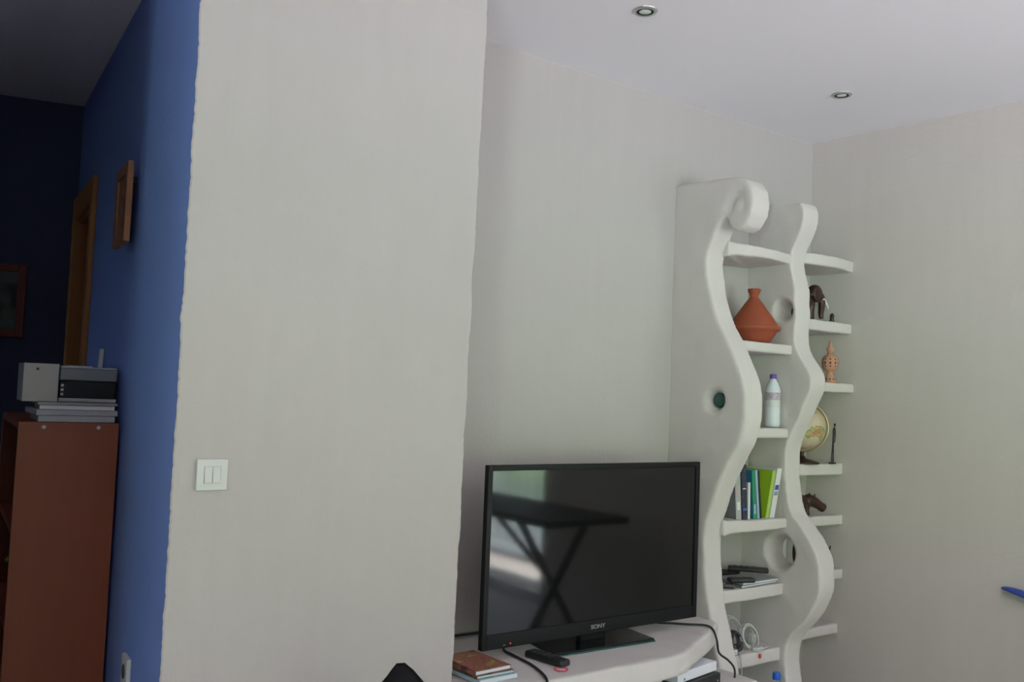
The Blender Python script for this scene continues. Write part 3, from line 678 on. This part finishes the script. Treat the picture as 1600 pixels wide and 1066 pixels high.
# outlet on the blue wall
t = thing('wall_socket', 'white wall socket low on the blue wall by the corner', 'socket', (bwx(2.78), 2.78, .625), -math.atan(.0829))
MB().box(-.012, .0, -.042, .042, -.042, .042).build('plate', 'white_plastic', t, bevel=.002)
MB().lathe([(.001,0),(.019,0),(.021,.002),(.021,.004)], (-.0145,0,0), 24, Matrix.Rotation(math.pi/2, 4, 'Y')).build('socket_recess', 'dark_grey', t)
def spot(x, y, label):
    t = thing('ceiling_spotlight', label, 'ceiling light', (x, y, ZC), 0, 'recessed ceiling spotlights')
    MB().lathe([(.0285,-.004),(.031,-.0065),(.038,-.0055),(.0425,-.0015),(.0428,.001),(.0285,.001),(.0285,-.004)], seg=40).build('ring', 'chrome', t, smooth=True, angle=60)
    MB().lathe([(.0285,.0005),(.0283,-.0035),(.025,-.002),(.0235,-.0005),(.001,-.0005)], seg=32).build('inner_ring', 'dark_recess', t, smooth=True, angle=40)
    MB().lathe([(.0225,-.0006),(.0225,-.0030),(.018,-.0055),(.001,-.0065)], seg=32).build('lamp_glass', 'lamp_glass', t, smooth=True, angle=60)
spot(2.13, 2.203, 'recessed chrome ceiling spotlight, the larger-looking one near the top edge')
spot(3.331, 2.256, 'recessed chrome ceiling spotlight nearer the corner above the shelf unit')

# wooden picture on the blue wall
t = thing('wooden_wall_picture', 'thick wooden carved picture with reddish figures on the blue wall', 'picture', (bwx(3.16), 3.16, 2.018), -math.atan(.0829))
fw = .04
for y0, y1, z0, z1 in ((-.11,-.11+fw,-.13,.13), (.11-fw,.11,-.13,.13), (-.11+fw,.11-fw,-.13,-.13+fw), (-.11+fw,.11-fw,.13-fw,.13)):
    MB().box(-.046, -.026, y0, y1, z0, z1).build('frame_rail', 'frame_wood', t, bevel=.003)
cover('relief', [(.10,.04,.02), (.35,.12,.07), (.45,.25,.12), (.16,.05,.03)], 30)
MB().box(-.040, -.028, -.11+fw, .11-fw, -.13+fw, .13-fw).build('picture_panel', 'relief', t)
MB().box(-.028, .0, -.01, .01, .08, .10).build('hanging_peg', 'iron', t)
# far wall picture
q = Vector((bwx(YF)+.1, YF-.024)) + fd*.50
t = thing('framed_picture', 'dark picture in a red-brown frame on the far blue wall', 'picture', (q.x, q.y, 1.80), math.atan2(fd.y, fd.x)+math.pi)
for x0, x1, z0, z1 in ((.17,.205,-.17,.17), (-.205,-.17,-.17,.17), (-.17,.17,-.17,-.135), (-.17,.17,.135,.17)):
    MB().box(x0, x1, -.03, -.004, z0, z1).build('frame_rail', 'red_frame', t, bevel=.003)
cover('dark_painting', [(.02,.03,.03), (.10,.13,.12), (.05,.05,.04), (.02,.02,.02)], 9)
MB().box(-.17, .17, -.016, -.006, -.135, .135).build('picture_panel', 'dark_painting', t)

# bookcase in the blue room
ang = -math.atan(.0829)
t = thing('bookcase', 'cherry laminate bookcase with its side panel towards the room, against the blue wall', 'bookcase', (bwx(3.12)-.012, 3.12, 0), ang)
HB, DBk, LB = 1.312, .285, .80
MB().box(-DBk, 0, 0, .022, 0, HB).build('side_panel', 'laminate', t, bevel=.001)
MB().box(-DBk, 0, LB-.022, LB, 0, HB).build('side_panel', 'laminate', t, bevel=.001)
MB().box(-DBk, 0, .0225, LB-.0225, HB-.022, HB-.001).build('top_panel', 'laminate', t, bevel=.001)
MB().box(-.008, -.002, .022, LB-.022, .02, HB-.022).build('back_panel', 'laminate_in', t)
for z in (.05, .36, .66, .96): MB().box(-DBk+.005, -.008, .0225, LB-.0225, z, z+.018).build('shelf', 'laminate', t)
for x in (-.215, -.06): MB().lathe([(.001,0),(.006,.0004),(.006,.002)], (x, -.001, HB-.015), 12, Matrix.Rotation(-math.pi/2, 4, 'X')).build('screw_cap', 'grey_plastic', t)
# things on the bookcase
for i, (w, d, h, dx, rz, lab) in enumerate(((.22,.29,.020,0,.0,'grey magazine pile bottom bundle on the bookcase'), (.235,.28,.018,-.004,.04,'second bundle of papers from the bottom on the bookcase'), (.215,.28,.014,.004,-.03,'white-edged bundle of papers just under the printer'), (.23,.27,.008,0,.02,'thin loose papers directly beneath the printer'))):
    z = HB + sum((.020,.018,.014,.008)[:i]) + .0003*i
    k = thing('paper_stack', lab, 'papers', (bwx(3.28)-.135+dx, 3.28, z), ang+rz, 'paper bundles on the bookcase')
    MB().box(-w/2, w/2, -d/2, d/2, .0005, h).build('sheets', 'grey_paper' if i != 2 else 'paper', k, bevel=.002)
    MB().box(-w/2+.004, w/2-.006, -d/2-.003, d/2-.01, h-.0015, h+.0002).build('top_sheet', 'grey_paper', k)
t = thing('printer', 'grey compact printer with dark front tray on top of the papers', 'printer', (bwx(3.33)-.10, 3.33, HB+.0625), ang)
flat('printer_grey', (.15,.17,.18), .3); flat('printer_top', (.36,.42,.45), .3); flat('box_grey', (.50,.47,.42), .6)
MB().box(-.085, .085, -.13, .12, 0, .012).build('bottom_tray', 'grey_plastic', t, bevel=.002)
MB().box(-.083, .083, -.125, .12, .0122, .068).build('body', 'bezel', t, bevel=.003)
MB().box(-.085, .085, -.13, .12, .0682, .108).build('scanner_lid', 'printer_grey', t, bevel=.004)
MB().box(-.082, .082, -.125, .115, .1082, .113).build('glass_top', 'printer_top', t, bevel=.001)
for k in range(3): MB().box(-.080, -.072, -.128, -.124, .020+.014*k, .028+.014*k).build('button', 'grey_plastic', t)
t = thing('white_paper_sheet', 'white sheet of paper lying on the printer', 'paper', (bwx(3.33)-.12, 3.33, HB+.0625+.1135), ang+.05)
MB().box(-.05, .03, -.08, .06, 0, .003).build('sheet', 'paper', t)
t = thing('cardboard_box', 'beige grey box standing beside the printer on the bookcase', 'box', (bwx(3.30)-.235, 3.30, HB+.0612), ang+.0)
MB().box(-.055, .045, -.105, .12, 0, .120).build('carton', 'box_grey', t, bevel=.002)
MB().box(-.020, -.012, -.1062, -.104, .098, .106).build('hand_hole', 'dark_grey', t)
t = thing('antenna_stick', 'short white upright stick behind the printer', 'antenna', (bwx(3.48)-.034, 3.48, HB+.0005), 0)
MB().box(-.014, .014, -.012, .012, 0, .03).build('foot', 'white_plastic', t, bevel=.003)
MB().tube([(-.002,0,.028),(.0,0,.12),(.006,0,.245)], [.007,.008,.008], 12).build('rod', 'white_plastic', t, smooth=True)
# things on the bookcase shelves (seen as dim shapes at the left frame edge)
t = thing('glass_jar', 'dim glass jar at the edge of a bookcase shelf', 'jar', (bwx(3.30)-.262, 3.26, .679))
MB().lathe([(.001,0),(.030,0),(.032,.01),(.032,.08),(.024,.10),(.024,.115),(.001,.118)], seg=24).build('body', 'printer_grey', t, smooth=True)
MB().lathe([(.001,.1182),(.026,.1182),(.026,.135),(.001,.136)], seg=24).build('lid', 'grey_plastic', t, smooth=True)
t = thing('dried_plant', 'small dried flower arrangement on the bookcase shelf', 'plant', (bwx(3.50)-.255, 3.46, .679))
MB().lathe([(.001,0),(.02,0),(.024,.04),(.014,.07),(.014,.08),(.001,.08)], seg=20).build('vase', 'grey_paper', t, smooth=True)
mb = MB()
for k in range(9):
    a = k*2.4; mb.tube([(0,0,.07),(.012*math.cos(a),.012*math.sin(a),.12),(.028*math.cos(a),.028*math.sin(a),.15+.01*(k%3))], [.0015,.0015,.001], 5)
    mb.ball((.028*math.cos(a),.028*math.sin(a),.155+.01*(k%3)), .010, .010, .008, 8)
mb.build('flowers', 'lime', t, smooth=True)

# blue ornament on the right wall
t = thing('blue_wall_ornament', 'blue curved ornament with clear underside on the right wall at the frame edge', 'ornament', (rwx(1.72), 1.72, .725), math.atan(.0608))
def leaf(mb, z0, amp, thick, half=.15, wid=.045):
    n = 20; rows = []
    for i in range(n+1):
        s = i/n; y = half*(1-2*s); wv = math.sin(math.pi*min(s*1.15, 1))**.6 if s < .87 else math.sin(math.pi*1.0*(1-(s-.0)*.999))**.6
        wv = max(.04, math.sin(math.pi*s)**.38)
        zz = z0 + amp*math.cos(math.pi*(s*1.6))
        rows.append([mb.bm.verts.new((-.004-wid*wv*math.sin(math.pi*j/10)*1.0, y, zz + thick*wv*math.cos(math.pi*j/10))) for j in range(11)])
    for A, B in zip(rows, rows[1:]):
        for j in range(10): mb.bm.faces.new((A[j], A[j+1], B[j+1], B[j]))
        mb.bm.faces.new((A[10], A[0], B[0], B[10]))
    mb.bm.faces.new(rows[0][::-1]); mb.bm.faces.new(rows[-1])
mb = MB(); leaf(mb, .006, .011, .014); mb.build('blue_shell', 'blue_plastic', t, smooth=True)
mb = MB(); leaf(mb, -.016, .011, .014, .145, .036); mb.build('clear_underside', 'clear', t, smooth=True)

# ================================================================== FOREGROUND BAG ON A STOOL
t = thing('wooden_stool', 'wooden stool under the black bag', 'stool', (1.16, 1.92, 0), .3)
MB().lathe([(.001,.42),(.15,.42),(.16,.43),(.16,.445),(.15,.455),(.001,.455)], seg=32).build('seat', 'wood', t, smooth=True)
for sx in (-1, 1):
    for sy in (-1, 1): MB().tube([(.13*sx,.13*sy,0),(.09*sx,.09*sy,.422)], [.014,.018], 10).build('leg', 'wood', t, smooth=True)
t = thing('black_bag', 'black fabric bag with a peaked top in front of the cream wall', 'bag', (1.13, 1.92, .456), -.62)
mb = MB(); rows = []
for i in range(15):
    s = i/14; w = .20*(1-s**2.4*.72) + .004*math.sin(7*s); d = .085*(1-s**3*.85); z = .357*s
    ring = []
    for k in range(28):
        a = 2*math.pi*k/28; f = 1+.05*math.sin(3*a+5*s)
        cx2 = .012*math.sin(2.5*s)
        dz = 0
        ring.append(mb.bm.verts.new((cx2 + w*f*math.copysign(abs(math.cos(a))**.7, math.cos(a)), d*f*math.copysign(abs(math.sin(a))**.8, math.sin(a)), z + (-.075*abs(math.cos(a)+.1)**1.1)*s**3)))
    rows.append(ring)
for A, B in zip(rows, rows[1:]):
    for k in range(28): mb.bm.faces.new((A[k], A[(k+1)%28], B[(k+1)%28], B[k]))
mb.bm.faces.new(rows[0][::-1]); mb.bm.faces.new(rows[-1])
mb.build('body', 'cloth', t, smooth=True)
MB().tube(catmull([(-.05,-.07,.24),(-.055,-.09,.16),(-.05,-.095,.05)], 4), .009, 8).build('strap', 'cloth', t, smooth=True)

# trestle table near the glass door (mirrored in the television)
t = thing('trestle_table', 'dark timber trestle table near the glass door', 'table', (3.45, .10, 0))
MB().box(-.30, .30, -.95, .95, .74, .78).build('tabletop', 'dark_timber', t, bevel=.004)
for y in (-.65, .65):
    for s in (-1, 1):
        d_ = Vector((.48*s, 0, .74)); MB().tube([(-.24*s, y+.02*s, 0), (.24*s, y+.02*s, .74)], .024, 8).build('leg', 'dark_timber', t, smooth=True)
for s in (-1, 1): MB().tube([(.0, -.65*s, .37), (.0, .0, .73)], .018, 8).build('brace', 'dark_timber', t, smooth=True)

# railing outside the glass door
t = thing('terrace_railing', 'pale grey-green railing of thin balusters outside the glass door', 'railing', (5.1, -1.1, 0))
MB().box(-.02, .02, -1.6, 1.6, .98, 1.02).build('handrail', 'alu', t)
MB().box(-.015, .015, -1.6, 1.6, .10, .13).build('bottom_rail', 'alu', t)
for k in range(23):
    y = -1.54 + k*.14
    MB().box(-.008, .008, y-.012, y+.012, 0 if k in (0, 11, 22) else .13, .98).build('baluster', 'alu', t)
struct(MB().box(5.0, 5.2, -2.8, .6, -.12, -.002).build('trim_1', 'floor'))
